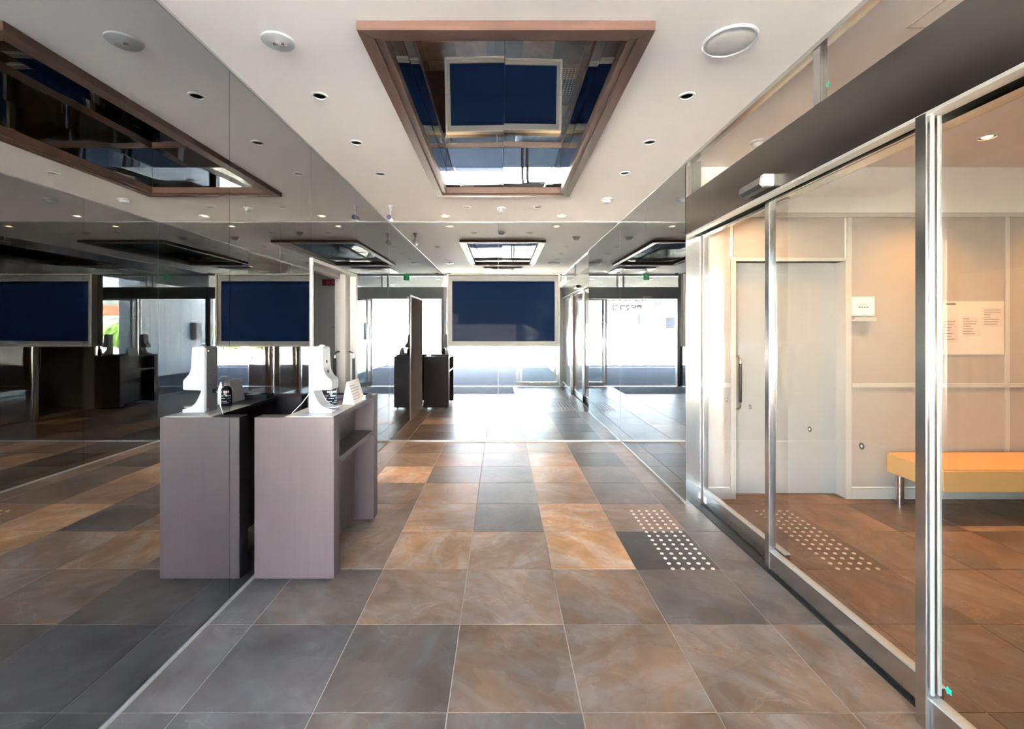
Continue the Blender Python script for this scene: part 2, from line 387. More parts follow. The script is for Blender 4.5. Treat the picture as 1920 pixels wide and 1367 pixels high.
# recess: mirrored soffit, mirrored sides, walnut frame
rec = thing('ceiling_recess', 'mirror-lined ceiling recess with a stepped walnut frame', 'ceiling recess', ((RX0 + RX1) / 2, (RY0 + RY1) / 2, HC), kind='structure')
def mitre(name, o, i, z0, z1, side, m):      # one mitred board of a rectangular frame
    (ox0, ox1, oy0, oy1), (ix0, ix1, iy0, iy1) = o, i
    q = {'n': [(ox0, oy0), (ox1, oy0), (ix1, iy0), (ix0, iy0)], 'f': [(ox0, oy1), (ix0, iy1), (ix1, iy1), (ox1, oy1)],
         'l': [(ox0, oy0), (ix0, iy0), (ix0, iy1), (ox0, oy1)], 'r': [(ox1, oy0), (ox1, oy1), (ix1, iy1), (ix1, iy0)]}[side]
    b = BM(); prism(b, q, 'z', z0, z1); return obj(name, b, m, rec, bevel=.0015, seg=1)
o1 = (-.64, .682, 1.99, 4.52); o2 = (-.58, .622, 2.05, 4.46); o3 = (RX0, RX1, RY0, RY1)
for sd in 'nflr':
    m_ = WOODFX if sd in 'nf' else WOODFY
    mitre('frame_board', o1, o2, HC - .042, HC + .03, sd, m_)
    mitre('inner_frame_board', o2, o3, HC - .030, HC + .03, sd, m_)
def panel(name, c, u, v, su, sv, m, parent, th=.005, tilt=(0, 0)):
    # flat plate centred at c spanned by unit vectors u, v, facing u x v
    u, v = Vector(u), Vector(v); n = u.cross(v)
    b = BM(); box(b, -su / 2, su / 2, -sv / 2, sv / 2, -th, 0)
    M = Matrix((u, v, n)).transposed().to_4x4()
    M = Matrix.Translation(c) @ M @ Matrix.Rotation(tilt[0], 4, 'X') @ Matrix.Rotation(tilt[1], 4, 'Y')
    bmesh.ops.transform(b, matrix=M, verts=list(b.verts))
    return obj(name, b, m, parent)
ys = [RY0, 3.05, 3.92, RY1]; xm = .02; ENDT = .036
for i in range(3):
    for j, (a, c_) in enumerate(((RX0, xm), (xm, RX1))):
        tl = (random.uniform(-.004, .004), (.009 if j == 0 else -.009) * (1 if i < 2 else .4))
        panel('soffit_mirror', ((a + c_) / 2, (ys[i] + ys[i + 1]) / 2, RZ), (1, 0, 0), (0, -1, 0), c_ - a - .003, ys[i + 1] - ys[i] - .003, MIRROR_UP, rec, tilt=tl)
for i in range(3):
    yc, L = (ys[i] + ys[i + 1]) / 2, ys[i + 1] - ys[i] - .003
    zc, hh = (HC + .03 + RZ) / 2, RZ - HC - .03 - .004
    panel('side_mirror', (RX0, yc, zc), (0, 1, 0), (0, 0, 1), L, hh, MIRROR_UP, rec, tilt=(random.uniform(-.006, .006), random.uniform(-.004, .004)))
    panel('side_mirror', (RX1, yc, zc), (0, -1, 0), (0, 0, 1), L, hh, MIRROR_UP, rec, tilt=(random.uniform(-.006, .006), random.uniform(-.004, .004)))
for a, c_ in ((RX0, xm), (xm, RX1)):
    panel('end_mirror', ((a + c_) / 2, RY1, zc), (1, 0, 0), (0, 0, 1), c_ - a - .003, hh, MIRROR_UP, rec, tilt=(ENDT + random.uniform(-.003, .003), 0))
    panel('end_mirror', ((a + c_) / 2, RY0, zc), (-1, 0, 0), (0, 0, 1), c_ - a - .003, hh, MIRROR_UP, rec)
b = BM()
for d in ((RX0 - .04, RX0 - .012, RY0 - .04, RY1 + .04), (RX1 + .012, RX1 + .04, RY0 - .04, RY1 + .04), (RX0 - .04, RX1 + .04, RY0 - .04, RY0 - .012), (RX0 - .04, RX1 + .04, RY1 + .012, RY1 + .04)):
    box(b, *d, HC + .03, RZ + .04)
box(b, RX0 - .04, RX1 + .04, RY0 - .04, RY1 + .04, RZ + .015, RZ + .04)
obj('recess_backing', b, BLACK, rec)

# ------------------------------------------------------------------ mirrored walls
def mirror_wall(name, label, panels, face, plane, backing, z1=HC - .012):
    wv = bx(name, backing, EDGE); tag(wv, label, 'mirror wall', kind='structure')
    for a, c_, z0, zt in panels:
        g = .0015
        if face == '+x': d = (plane - .006, plane, a + g, c_ - g, z0, zt)
        if face == '-x': d = (plane, plane + .006, a + g, c_ - g, z0, zt)
        if face == '-y': d = (a + g, c_ - g, plane, plane + .006, z0, zt)
        bx('mirror_panel', d, MIRROR, wv)
    return wv
Z0, Z1 = .016, HC - .012
DY0, DY1, DZ = 3.36, 4.41, 1.955      # sliding-door opening in the mirrored wall
wl = BM()
box(wl, XL - .16, XL - .007, YE, DY0 + .001, 0, HC); box(wl, XL - .16, XL - .007, DY0, DY1, DZ, HC); box(wl, XL - .16, XL - .13, DY1, YB + .16, 0, HC); box(wl, XL - .09, XL - .007, DY1, YB + .16, 0, HC)
wall_left = obj('wall_left', wl, EDGE); tag(wall_left, 'long wall of grey tinted mirror panels behind the counter', 'mirror wall', kind='structure')
for a, c_, z0, zt in ((YE + .06, 2.353, Z0, Z1), (2.353, DY0, Z0, Z1), (DY0, DY1, DZ, Z1), (DY1, YB - .001, Z0, Z1)):
    bx('mirror_panel', (XL - .006, XL, a + .0015, c_ - .0015, z0, zt), MIRROR, wall_left)
wall_back = mirror_wall('wall_back', 'end wall of grey tinted mirror carrying the large display', [(XL, -.04, Z0, Z1), (-.04, XR, Z0, Z1)], '-y', YB, (XL - .16, 1.75, YB + .007, YB + .16, 0, HC))
wall_right = mirror_wall('wall_right', 'short mirrored wall between glass doors and end wall', [(YJ + .006, 4.68, Z0, Z1), (4.68, YB - .001, Z0, Z1)], '-x', XR, (XR + .007, 1.625, YJ + .003, YB + .007, 0, HC))
# bright aluminium edge trims
def trim(n, label, *dims):
    b = BM()
    for d in dims: box(b, *d)
    o = obj('trim_%d' % n, b, ALU); tag(o, label, 'trim', kind='structure')
trim(1, 'thin bright metal edging along foot and head of the end mirror', (XL, XR, YB - .010, YB + .002, 0, .016), (XL, XR, YB - .008, YB + .002, HC - .013, HC - .001))
trim(2, 'thin metal edging at foot and head of the counter-side mirror wall', (XL - .003, XL + .003, YE + .06, DY0, 0, .010), (XL - .003, XL + .003, DY1, YB - .01, 0, .010), (XL - .003, XL + .005, YE + .06, YB - .01, HC - .012, HC - .001))
trim(3, 'thin metal edging at foot and head of the short mirror wall', (XR - .007, XR + .003, YJ, YB - .01, 0, .016), (XR - .005, XR + .003, YJ, YB - .01, HC - .012, HC - .001))

# ------------------------------------------------------------------ sliding door in the mirrored wall, and the alcove behind it
d1 = thing('door_1', 'white framed doorway with half-hidden sliding door in the mirrored wall', 'doorway', (XL - .05, (DY0 + DY1) / 2, 0), kind='structure')
CASE = mat('cream_door_casing', (.50, .47, .44), .4)
bx('jamb', (XL - .19, XL + .012, DY0, DY0 + .026, 0, DZ), CASE, d1, .001)
bx('jamb', (XL - .045, XL + .012, DY1 - .05, DY1, 0, DZ), CASE, d1, .001)
bx('jamb', (XL - .19, XL - .125, DY1 - .05, DY1, 0, DZ), CASE, d1, .001)
hd = BM(); box(hd, XL - .04, XL + .012, DY0 + .026, DY1 - .05, DZ - .026, DZ); box(hd, XL - .19, XL - .13, DY0 + .026, DY1 - .05, DZ - .045, DZ); box(hd, XL - .13, XL - .04, DY0 + .026, DY1 - .05, DZ - .006, DZ)
obj('head_casing', hd, CASE, d1)
leaf = bx('sliding_leaf', (XL - .112, XL - .057, 4.27, 5.3, .008, DZ - .012), CASE, d1, .002)
def pull(parent, x, y, z0, z1, dx, dy):
    # D-shaped pull: chrome bends, black grip
    n = Vector((dx, dy, 0)); s = .062; rr = .035
    P = lambda t, z: (x + n.x * t, y + n.y * t, z)
    b = BM(); arc = [P(0, z1)] + [P(s - rr + rr * math.sin(a), z1 - rr + rr * math.cos(a)) for a in [k * math.pi / 12 for k in range(7)]] + [P(s, z1 - .07)]
    tube(b, arc, .0085)
    lo = [P(0, z0)] + [P(s - rr + rr * math.sin(a), z0 + rr - rr * math.cos(a)) for a in [k * math.pi / 12 for k in range(7)]] + [P(s, z0 + .07)]
    tube(b, lo, .0085)
    hnd = obj('pull_handle', b, CHROME, parent, smooth=True)
    b = BM(); tube(b, [P(s, z0 + .06), P(s, z1 - .06)], .0125, 14); obj('grip', b, RUBBER, hnd, smooth=True)
pull(d1, XL - .057, 4.315, .75, 1.205, 1, 0); pull(d1, XL - .112, 4.315, .75, 1.205, -1, 0)
AX = -3.1
alc = BM(); box(alc, AX, XL - .16, 4.9, 5.0, 0, HC)
wall_alcove = obj('wall_alcove_back', alc, ALCOVE); tag(wall_alcove, 'dim greige wall seen through the sliding doorway', 'wall', kind='structure')
alc = BM(); box(alc, AX - .1, AX, 3.0, 5.0, 0, HC); box(alc, AX, XL - .16, 3.0, 3.1, 0, HC); box(alc, AX, XL - .16, 3.0, 5.0, 2.4, 2.5)
wa = obj('wall_alcove_side', alc, ALCOVE); tag(wa, 'side walls and lowered ceiling of the dim alcove', 'wall', kind='structure')
fs = thing('fire_sign', 'narrow dark red sign with pale characters on the alcove wall', 'sign', (-1.82, 4.9, 1.93))
bx('sign_plate', (-1.945, -1.60, 4.892, 4.899, 1.895, 1.962), RED, fs)
text('lettering', '火災受信機', .052, PINKT, (-1.775, 4.8915, 1.926), (R(90), 0, 0), fs)
ns = thing('room_number_mark', 'tiny grey lettering on the alcove wall below the red sign', 'sign', (-1.81, 4.9, 1.44))
b = BM()
for k in range(4): box(b, -1.845 + .017 * k, -1.834 + .017 * k, 4.896, 4.8995, 1.437, 1.449)
obj('small_lettering', b, INK, ns)

# ------------------------------------------------------------------ stainless front with glass doors
front = thing('trim_4', 'brushed stainless door header band with transom rail and posts', 'door header', (XR + .1, 2.0, 0), kind='structure')
HZ0, HZ1 = 2.19, 2.49
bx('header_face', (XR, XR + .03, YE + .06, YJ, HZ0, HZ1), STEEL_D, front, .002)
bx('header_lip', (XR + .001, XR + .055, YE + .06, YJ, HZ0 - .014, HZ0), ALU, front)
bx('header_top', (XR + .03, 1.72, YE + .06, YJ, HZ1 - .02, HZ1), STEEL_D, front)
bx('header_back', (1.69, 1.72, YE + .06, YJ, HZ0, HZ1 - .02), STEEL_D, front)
bx('header_void', (XR + .055, 1.69, YE + .06, YJ, HZ0 + .03, HZ0 + .06), TRACK_VOID, front)  # black box standing for the dark hollow inside the header
bx('track_rail', (1.625, 1.69, YE + .06, YJ, HZ0 - .012, HZ0 + .03), STEEL, front)
bx('head_rail', (XR - .004, XR + .05, YE + .06, YJ, HC - .024, HC - .001), STEEL, front)
b = BM(); box(b, XR, 1.62, YJ - .004, YJ + .003, 0, HZ0)
obj('end_jamb', b, STEEL_V, front, .001)
bx('end_post', (XR, XR + .026, YJ - .045, YJ - .004, HZ1, HC - .024), STEEL_V, front, .001)
bx('transom_post', (XR + .001, XR + .036, 2.12, 2.17, HZ1, HC - .024), STEEL_V, front, .002)
post = bx('door_post', (XR, XR + .054, 1.590, 1.636, 0, HZ0), STEEL_V, front, .003)
b = BM(); box(b, XR + .016, XR + .025, 1.586, 1.5905, .13, HZ0 - .002); box(b, XR + .042, XR + .050, 1.586, 1.5905, .13, HZ0 - .002)
obj('glazing_bead', b, ALU, post)
bx('floor_guide', (1.555, 1.63, 1.60, YJ, -.003, .0035), TRACK_VOID, floor)

def glass_leaf(name, label, x, y0, y1, z0, z1, st0, st1, rail=.105, m=GLASS, cat='glass door', railm=STEEL):
    t = thing(name, label, cat, (x, (y0 + y1) / 2, z0), kind='structure')
    bx('bottom_rail', (x - .018, x + .018, y0, y1, z0, z0 + rail), railm, t, .002)
    bx('rail_cap', (x - .0185, x + .0185, y0 + st0, y1 - st1, z0 + rail, z0 + rail + .008), ALU, t)
    bx('glass_pane', (x - .004, x + .004, y0 + st0 * .5, y1 - st1 * .5, z0 + rail + .002, z1), m, t)
    if st0: bx('stile', (x - .018, x + .018, y0, y0 + st0, z0 + rail, z1), STEEL_V, t, .002)
    if st1: bx('stile', (x - .020, x + .020, y1 - st1, y1, z0, z1), STEEL_V, t, .002)
    bx('top_rail', (x - .016, x + .016, y0, y1, z1, z1 + .035), STEEL, t)
    return t
d3 = glass_leaf('door_2', 'clear sliding glass door leaf beside the thick stainless post', 1.592, 1.636, 2.69, .012, HZ0 - .02, .0, .045)
d4 = glass_leaf('door_3', 'clear glass door leaf beside the short mirrored wall', 1.650, 2.60, YJ - .004, .012, HZ0 - .02, .0, .03)
bx('corner_label', (1.629, 1.632, YJ - .075, YJ - .035, .03, .075), PAPER, d4)
w1 = thing('window_1', 'fixed glass panel between stainless post and entrance', 'glass panel', (XR + .034, .9, 0), kind='structure')
bx('bottom_rail', (XR + .014, XR + .052, YE + .06, 1.59, 0, .11), STEEL, w1, .002)
bx('rail_cap', (XR + .013, XR + .053, YE + .06, 1.59, .11, .118), ALU, w1)
bx('glass_pane', (XR + .03, XR + .038, YE + .06, 1.588, .112, HZ0), GLASS, w1)
for k, (a, c_) in enumerate(((YE + .06, 2.12), (2.17, YJ - .045))):
    tw = bx('window_%d' % (2 + k), (XR + .012, XR + .020, a, c_, HZ1 - .002, HC - .02), GLASS)
    tag(tw, ('transom glass above the header nearer the entrance', 'transom glass above the header near the short mirror wall')[k], 'window', kind='structure')
# collision marks on the glass
def disc_sticker(label, x, y, z, r, m, petals=0):
    b = BM(); n_ = 28
    pts = []
    for k in range(n_):
        a = 2 * math.pi * k / n_; rr = r * (1 + (.28 * math.cos(petals * a) if petals else 0)); pts.append((y + rr * math.cos(a), z + rr * math.sin(a)))
    prism(b, pts, 'x', x - .0012, x)
    o = obj('glass_sticker', b, m); tag(o, label, 'sticker', 'round marks on the glass doors')
    # pale star in the middle
    b = BM(); prism(b, [(y + r * (.5 if k % 2 else .22) * math.cos(math.pi * k / 5), z + r * (.5 if k % 2 else .22) * math.sin(math.pi * k / 5)) for k in range(10)], 'x', x - .0016, x - .0011)
    obj('star_mark', b, PAPER if not petals else mat('dark_teal', (0, .2, .14), .5), o)
for y, lab, x in ((3.29, 'small round dark sticker on glass, nearest to the short mirror wall', 1.646), (2.98, 'small round dark sticker on glass just below the black pull handle', 1.646), (2.32, 'round dark sticker on glass before the white door', 1.588), (1.985, 'round dark sticker on glass beside the orange bench end', 1.588)):
    disc_sticker(lab, x, y, .907, .0145, DARKS)
disc_sticker('teal flower-shaped sticker low on the fixed glass panel', XR + .0295, 1.541, .185, .0105, TEAL, 5)
disc_sticker('tiny teal sticker on the transom glass by its post', XR + .0115, 2.085, 2.555, .010, TEAL, 5)
# door sensor
ds = thing('door_sensor', 'black bar-shaped automatic door sensor with white end cap on the header', 'door sensor', (XR - .03, 2.6, 2.21))
b = BM(); prism(b, [(XR - .062, 2.232), (XR - .045, 2.214), (XR - .001, 2.214), (XR - .001, 2.272), (XR - .055, 2.272)], 'y', 2.505, 2.735); obj('sensor_body', b, mat('sensor_grey', (.10, .095, .09), .4), ds, .002)
b = BM(); prism(b, [(XR - .068, 2.228), (XR - .05, 2.211), (XR - .001, 2.211), (XR - .001, 2.276), (XR - .06, 2.276)], 'y', 2.475, 2.505); obj('end_cap', b, PLASTIC, ds, .002)
b = BM(); prism(b, [(XR - .066, 2.230), (XR - .0475, 2.2115), (XR - .0445, 2.2145), (XR - .0615, 2.2335)], 'y', 2.52, 2.715); obj('lens_window', b, BLACK, ds)
lth('sensor_eye', [(.004, -.001), (.004, .001)], (XR - .03, 2.70, 2.2135), CHROME, ds, 10)

# ------------------------------------------------------------------ waiting room behind the glass
wb = BM()
DX0, DX1, DTOP = 1.964, 2.88, 1.99
box(wb, 1.60, DX0 - .045, YW + .012, YW + .16, 0, HC); box(wb, DX1 + .02, XW, YW + .012, YW + .16, 0, HC); box(wb, DX0 - .045, DX1 + .02, YW + .012, YW + .16, DTOP, HC)
box(wb, DX0 - .05, DX1 + .05, YW + .18, YW + .2, 0, HC)
wall_wait = obj('wall_waiting_back', wb, WHITE); tag(wall_wait, 'white panelled back wall of the waiting room', 'wall', kind='structure')
RZ1, RZ2 = .952, 2.38
pan = [(1.66, DX0 - .045, .10, RZ1 - .018), (1.66, DX0 - .045, RZ1 + .018, RZ2 - .02), (DX0 - .015, DX1 - .0, DTOP + .035, RZ2 - .02),
       (2.935, 4.222, .10, RZ1 - .018), (2.935, 4.222, RZ1 + .018, RZ2 - .02), (4.258, XW, .10, RZ1 - .018), (4.258, XW, RZ1 + .018, RZ2 - .02)]
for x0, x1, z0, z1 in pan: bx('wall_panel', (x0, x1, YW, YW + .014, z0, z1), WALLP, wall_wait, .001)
TW = mat('white_trim_lacquer', (.50, .485, .475), .35)
for d in ((1.66, DX0 - .045, RZ1 - .018, RZ1 + .018), (2.935, XW, RZ1 - .018, RZ1 + .018), (1.66, XW, RZ2 - .02, RZ2 + .018)): bx('panel_rail', (d[0], d[1], YW - .012, YW + .014, d[2], d[3]), TW, wall_wait, .002)
for x in (2.9, 4.222): bx('panel_stile', (x, x + .036, YW - .008, YW + .014, .09 if x > 3 else DTOP + .03, RZ2 - .02), TW, wall_wait, .002)
for n, (a, c_) in enumerate(((1.66, DX0 - .045), (2.93, XW))):
    bb = bx('baseboard_waiting_%d' % (n + 1), (a, c_, YW - .014, YW + .014, 0, .085), TW, None, .002)
    tag(bb, ('white baseboard piece beside the white door on its handle side', 'white baseboard running behind the orange bench')[n], 'baseboard', kind='structure')
# white door in a recess
d2 = thing('door_4', 'white sliding door with black pull handle in the waiting room', 'door', ((DX0 + DX1) / 2, YW + .1, 0), kind='structure')
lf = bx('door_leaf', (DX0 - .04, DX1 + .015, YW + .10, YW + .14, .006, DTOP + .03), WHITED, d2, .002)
bx('casing', (DX0 - .045, DX0, YW - .012, YW + .095, 0, DTOP + .03), TW, d2, .002)
bx('casing', (DX1, DX1 + .05, YW - .012, YW + .145, 0, DTOP + .03), TW, d2, .002)
bx('head_casing', (DX0, DX1, YW - .012, YW + .095, DTOP, DTOP + .032), TW, d2, .002)
pull(d2, 2.005, YW + .10, .74, 1.19, .35, -.94)
lth('lock_cylinder', [(.012, -.012), (.012, 0), (.004, 0.001)], (2.0, YW + .098, .64), CHROME, d2, 14, 'y')
WWR = BM(); box(WWR, XW, XW + .1, .2, YW + .2, 0, HC); box(WWR, 1.60, XW, .14, .26, 0, HC)
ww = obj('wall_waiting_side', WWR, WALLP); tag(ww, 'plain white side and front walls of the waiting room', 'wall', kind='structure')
# ceiling hatch
b = BM()
for d in ((1.83, 2.28, 2.032, 2.040), (1.83, 2.28, 1.58, 1.588), (1.83, 1.838, 1.58, 2.04), (2.272, 2.28, 1.58, 2.04)): box(b, *d, HC - .003, HC - .0005)
hatch = thing('ceiling_hatch', 'thin square outline of the access hatch in the waiting room ceiling', 'hatch', (2.05, 1.8, HC))
obj('hatch_frame', b, mat('hatch_edge', (.55, .53, .5), .5), hatch); bx('hatch_cover', (1.840, 2.270, 1.59, 2.03, HC - .0015, HC - .0005), CEIL, hatch)

# bench
bn = thing('bench', 'orange vinyl bench with round steel legs against the waiting room wall', 'bench', (4.2, 3.5, 0))
bx('seat', (3.185, 5.3, 3.25, 3.735, .242, .405), ORANGE, bn, .012)
for x in (3.235, 4.3, 5.2):
    for y in (3.66, 3.32):
        if x < 3.3 and y < 3.5: x_ = 3.9
        else: x_ = x
        lth('leg', [(.028, 0), (.028, .243)], (x_, y, 0), STEEL_V, bn, 20)
# wall sign and notice board
wsn = thing('wall_sign', 'small white sign plate with leaflet pocket beside the white door', 'sign', (3.02, YW, 1.6))
bx('sign_plate', (2.93, 3.118, YW - .016, YW - .004, 1.535, 1.692), PAPER, wsn, .001)
b = BM()
for k in range(4): box(b, 2.985 + .022 * k, 2.998 + .022 * k, YW - .0175, YW - .0155, 1.598, 1.612)
box(b, 2.96, 3.06, YW - .0175, YW - .0155, 1.624, 1.6265)
obj('lettering', b, INK, wsn)
for x in (2.945, 3.103):
    for z in (1.545, 1.682): lth('screw', [(.004, -.020), (.004, -.015)], (x, YW, z), CHROME, wsn, 8, 'y')
b = BM(); box(b, 2.93, 3.105, YW - .05, YW - .001, 1.488, 1.500); box(b, 2.93, 3.105, YW - .05, YW - .045, 1.500, 1.520); obj('leaflet_pocket', b, PLASTIC, wsn)
nb = thing('notice_board', 'clear notice board with printed sheets above the orange bench', 'notice board', (3.95, YW, 1.45))
bx('board_plate', (3.70, 4.205, YW - .010, YW - .004, 1.21, 1.655), mat('frosted_acrylic', (.66, .60, .565), .2), nb)
for n, (x0, x1, z0, z1) in enumerate(((3.69, 3.82, 1.31, 1.50), (3.85, 4.005, 1.36, 1.525), (4.025, 4.195, 1.44, 1.60))):
    sh = bx('sheet', (x0, x1, YW - .013, YW - .0105, z0, z1), mat('printed_sheet', (.58, .50, .465), .6), nb)
    b = BM(); rnd = random.Random(n)
    for k in range(7):
        z = z1 - .015 - k * (z1 - z0 - .02) / 7; L = rnd.uniform(.3, .95) * (x1 - x0 - .02)
        box(b, x0 + .01, x0 + .01 + L, YW - .0142, YW - .0128, z - .005, z)
    obj('print', b, INK, sh)
bx('heading', (3.72, 3.80, YW - .0125, YW - .0095, 1.622, 1.64), INK, nb)

# ------------------------------------------------------------------ ceiling fittings
def downlight(label, x, y, r, lit, group):
    t = thing('downlight', label, 'downlight', (x, y, HC), group)
    lth('trim_ring', [(r + .010, 0), (r + .010, -.004), (r - .001, -.006), (r - .003, 0), (r - .003, .004)], (x, y, HC), WHITE, t, 28)
    if lit:
        lth('reflector', [(r - .0005, .0), (r * .8, .02), (r * .7, .022)], (x, y, HC), REFL, t, 24)
        lth('lamp', [(.0001, -.004), (r * .45, -.0035), (r * .7, .002), (r * .7, .02), (.0001, .0205)], (x, y, HC), LAMP, t, 24)
    else:
        lth('reflector', [(r - .0005, 0), (r * .86, .02), (r * .6, .035), (.0001, .0355)], (x, y, HC), REFL, t, 24)
        for s in (-1, 1): lth('lamp', [(.0001, .006), (.008, .008), (.010, .02), (.009, .034), (.0001, .0345)], (x + s * r * .42, y, HC), LAMPOFF, t, 12)
    return t
def spot(x, y, z, power, col=(1, .70, .38), size=1.9, blend=.8):
    l = bpy.data.lights.new('downlight_beam', 'SPOT'); l.energy = power; l.color = col; l.spot_size = size; l.spot_blend = blend; l.shadow_soft_size = .035
    o = bpy.data.objects.new('downlight_beam', l); COL.objects.link(o); o.location = (x, y, z); return o
side = lambda x: 'on the counter side' if x < 0 else 'on the glass door side'
rk = ['farthest from the end mirror', 'middle of its row', 'nearest the end mirror']
for k, (x, y) in enumerate(DL[:6]):
    downlight('unlit twin downlight %s of recess, %s' % (side(x), rk[k // 2]), x, y, .037, False, 'small downlights along the ceiling recess')
for x, y in DL[6:]: downlight('unlit twin downlight %s of the smoke detector before the display' % ('on the counter side' if x < 0 else 'on the glass door side'), x, y, .037, False, 'small downlights along the ceiling recess')
for x, y in LIT:
    downlight('glowing warm downlight at the end mirror %s' % side(x), x, y, .05, True, 'glowing downlights'); spot(x, y, HC - .012, 8, (1, .66, .36))
wlab = ['above the orange bench end', 'above the white door', 'in front of the bench', 'above the far part of the bench', 'before the glass doors', 'near the front wall of the waiting room']
for k, (x, y) in enumerate(WL):
    downlight('glowing warm downlight in the waiting room ceiling %s' % wlab[k], x, y, .05, True, 'waiting room downlights'); spot(x, y, HC - .012, (6.5, 4.8, 1.2, 6, .6, .6)[k], (1, .52, .17))
# big round fittings
em = thing('emergency_light', 'white round emergency light with two lamps on the counter-side ceiling', 'ceiling light', (-1.055, 2.13, HC))
lth('disc', [(.074, 0), (.073, -.008), (.060, -.013), (.0001, -.014)], (-1.055, 2.13, HC), PLASTIC, em, 36)
for s in (-.012, .028): lth('lamp', [(.012, -.013), (.012, -.017), (.006, -.020), (.0001, -.021)], (-1.055 + s, 2.13, HC), CHROME, em, 14)
sp = thing('ceiling_speaker', 'large round grey ceiling speaker with white rim near the door header', 'speaker', (1.08, 2.13, HC))
lth('rim', [(.122, 0), (.122, -.006), (.116, -.011), (.109, -.008), (.109, 0)], (1.08, 2.13, HC), PLASTIC, sp, 48)
lth('grille', [(.1095, -.003), (.105, -.007), (.06, -.010), (.0001, -.011)], (1.08, 2.13, HC), SPK, sp, 48)
def smoke(label, x, y, r):
    t = thing('smoke_detector', label, 'smoke detector', (x, y, HC), 'smoke detectors')
    lth('base', [(r, 0), (r, -.012), (r * .92, -.016), (.0001, -.016)], (x, y, HC), PLASTIC, t, 28)
    lth('sensor_head', [(r * .72, -.015), (r * .72, -.030), (r * .6, -.042), (r * .25, -.048), (.0001, -.048)], (x, y, HC), PLASTIC, t, 28)
smoke('white round smoke detector on the lobby ceiling near the short mirror wall', 1.11, 4.72, .062)
smoke('white smoke detector on the ceiling right before the display', 0.0, 5.06, .05)
smoke('white smoke detector behind the transom glass in the waiting room', 1.86, 3.27, .055)
# security camera
sc = thing('security_camera', 'small white bullet camera hanging in the corner by the end mirror', 'camera', (-1.225, 4.98, HC))
lth('mount', [(.032, 0), (.030, -.010), (.018, -.022), (.014, -.055), (.0001, -.056)], (-1.225, 4.98, HC), PLASTIC, sc, 20)
b = BM(); tube(b, [(-1.225, 4.98, HC - .05), (-1.227, 4.985, HC - .085), (-1.228, 4.995, HC - .11)], .006); obj('arm', b, PLASTIC, sc, smooth=True)
cb = lth('camera_body', [(.0001, .075), (.018, .072), (.028, .05), (.030, -.03), (.030, -.058), (.026, -.058), (.024, -.048), (.0001, -.046)], (-1.230, 4.985, HC - .135), PLASTIC, sc, 24, 'y')
lth('lens', [(.024, -.05), (.018, -.054), (.008, -.056), (.0001, -.0565)], (-1.230, 4.985, HC - .135), LENS, cb, 20, 'y')
# air-conditioning cassette near the entrance (seen in the mirrors)
ac = thing('air_conditioner', 'white ceiling cassette air conditioner near the entrance, seen in the mirrors', 'air conditioner', (.03, 1.08, HC))
bx('panel', (-.40, .46, .65, 1.51, HC - .035, HC - .001), PLASTIC, ac, .01)
bx('intake_grille', (-.24, .30, .81, 1.35, HC - .040, HC - .034), SPK, ac, .003)
for d in ((-.22, .28, .70, .76), (-.22, .28, 1.40, 1.46), (-.35, -.29, .83, 1.33), (.35, .41, .83, 1.33)): bx('louvre', (*d, HC - .043, HC - .034), WHITE, ac, .002)
# exit sign
ex = thing('exit_sign', 'green emergency exit sign hanging at the entrance, seen in the mirrors', 'exit sign', (-.53, .42, 2.68))
bx('housing', (-.60, -.46, .405, .435, 2.605, 2.755), GREEN, ex, .003)
b = BM()
for d in ((-.552, -.508, 2.62, 2.74),): box(b, *d[:2], .4352, .4368, *d[2:])
obj('doorway_mark', b, PAPER, ex)
b = BM()
for pts in ([(-.54, 2.71), (-.528, 2.71), (-.528, 2.725), (-.54, 2.725)], [(-.545, 2.668), (-.522, 2.668), (-.528, 2.706), (-.540, 2.706)], [(-.548, 2.63), (-.540, 2.63), (-.528, 2.668), (-.540, 2.668)], [(-.518, 2.632), (-.512, 2.640), (-.524, 2.67), (-.534, 2.668)]):
    prism(b, pts, 'y', .4365, .438)
obj('running_figure', b, GREEN, ex)
bx('ceiling_bracket', (-.545, -.515, .412, .428, 2.755, HC), WHITE, ex)
dc = thing('dome_sensor', 'small dark dome sensor in the ceiling corner by the entrance', 'sensor', (-1.27, .42, HC))
lth('dome', [(.045, 0), (.045, -.02), (.035, -.045), (.015, -.056), (.0001, -.058)], (-1.27, .42, HC), GREYB, dc, 20)

# ------------------------------------------------------------------ wall display
DYF = 5.62
tv = thing('wall_display', 'large dark display in a silver frame on the end mirror', 'display', (.027, YB, 1.2))
X0, X1, ZB, ZT = -.678, .731, 1.203, 2.114
b = BM()
for d in ((X0, X1, ZB, ZB + .022), (X0, X1, ZT - .016, ZT), (X0, X0 + .022, ZB + .022, ZT - .016), (X1 - .022, X1, ZB + .022, ZT - .016)): box(b, d[0], d[1], DYF, YB - .001, d[2], d[3])
obj('outer_frame', b, mat('satin_grey_frame', (.145, .142, .135), .5), tv, .001)
b = BM()
for d in ((X0 + .022, X1 - .022, ZT - .092, ZT - .022), (X0 + .022, X1 - .022, ZB + .024, ZB + .066), (X0 + .022, X0 + .062, ZB + .066, ZT - .092), (X1 - .062, X1 - .022, ZB + .066, ZT - .092)): box(b, d[0], d[1], DYF + .022, DYF + .06, d[2], d[3])
obj('bezel', b, BEZEL, tv)
bx('shadow_gap', (X0 + .022, X1 - .022, DYF + .06, YB - .001, ZB + .022, ZT - .016), BLACK, tv)
scr = bx('screen', (X0 + .062, X1 - .062, DYF + .034, DYF + .0605, ZB + .066, ZT - .092), SCREEN, tv)

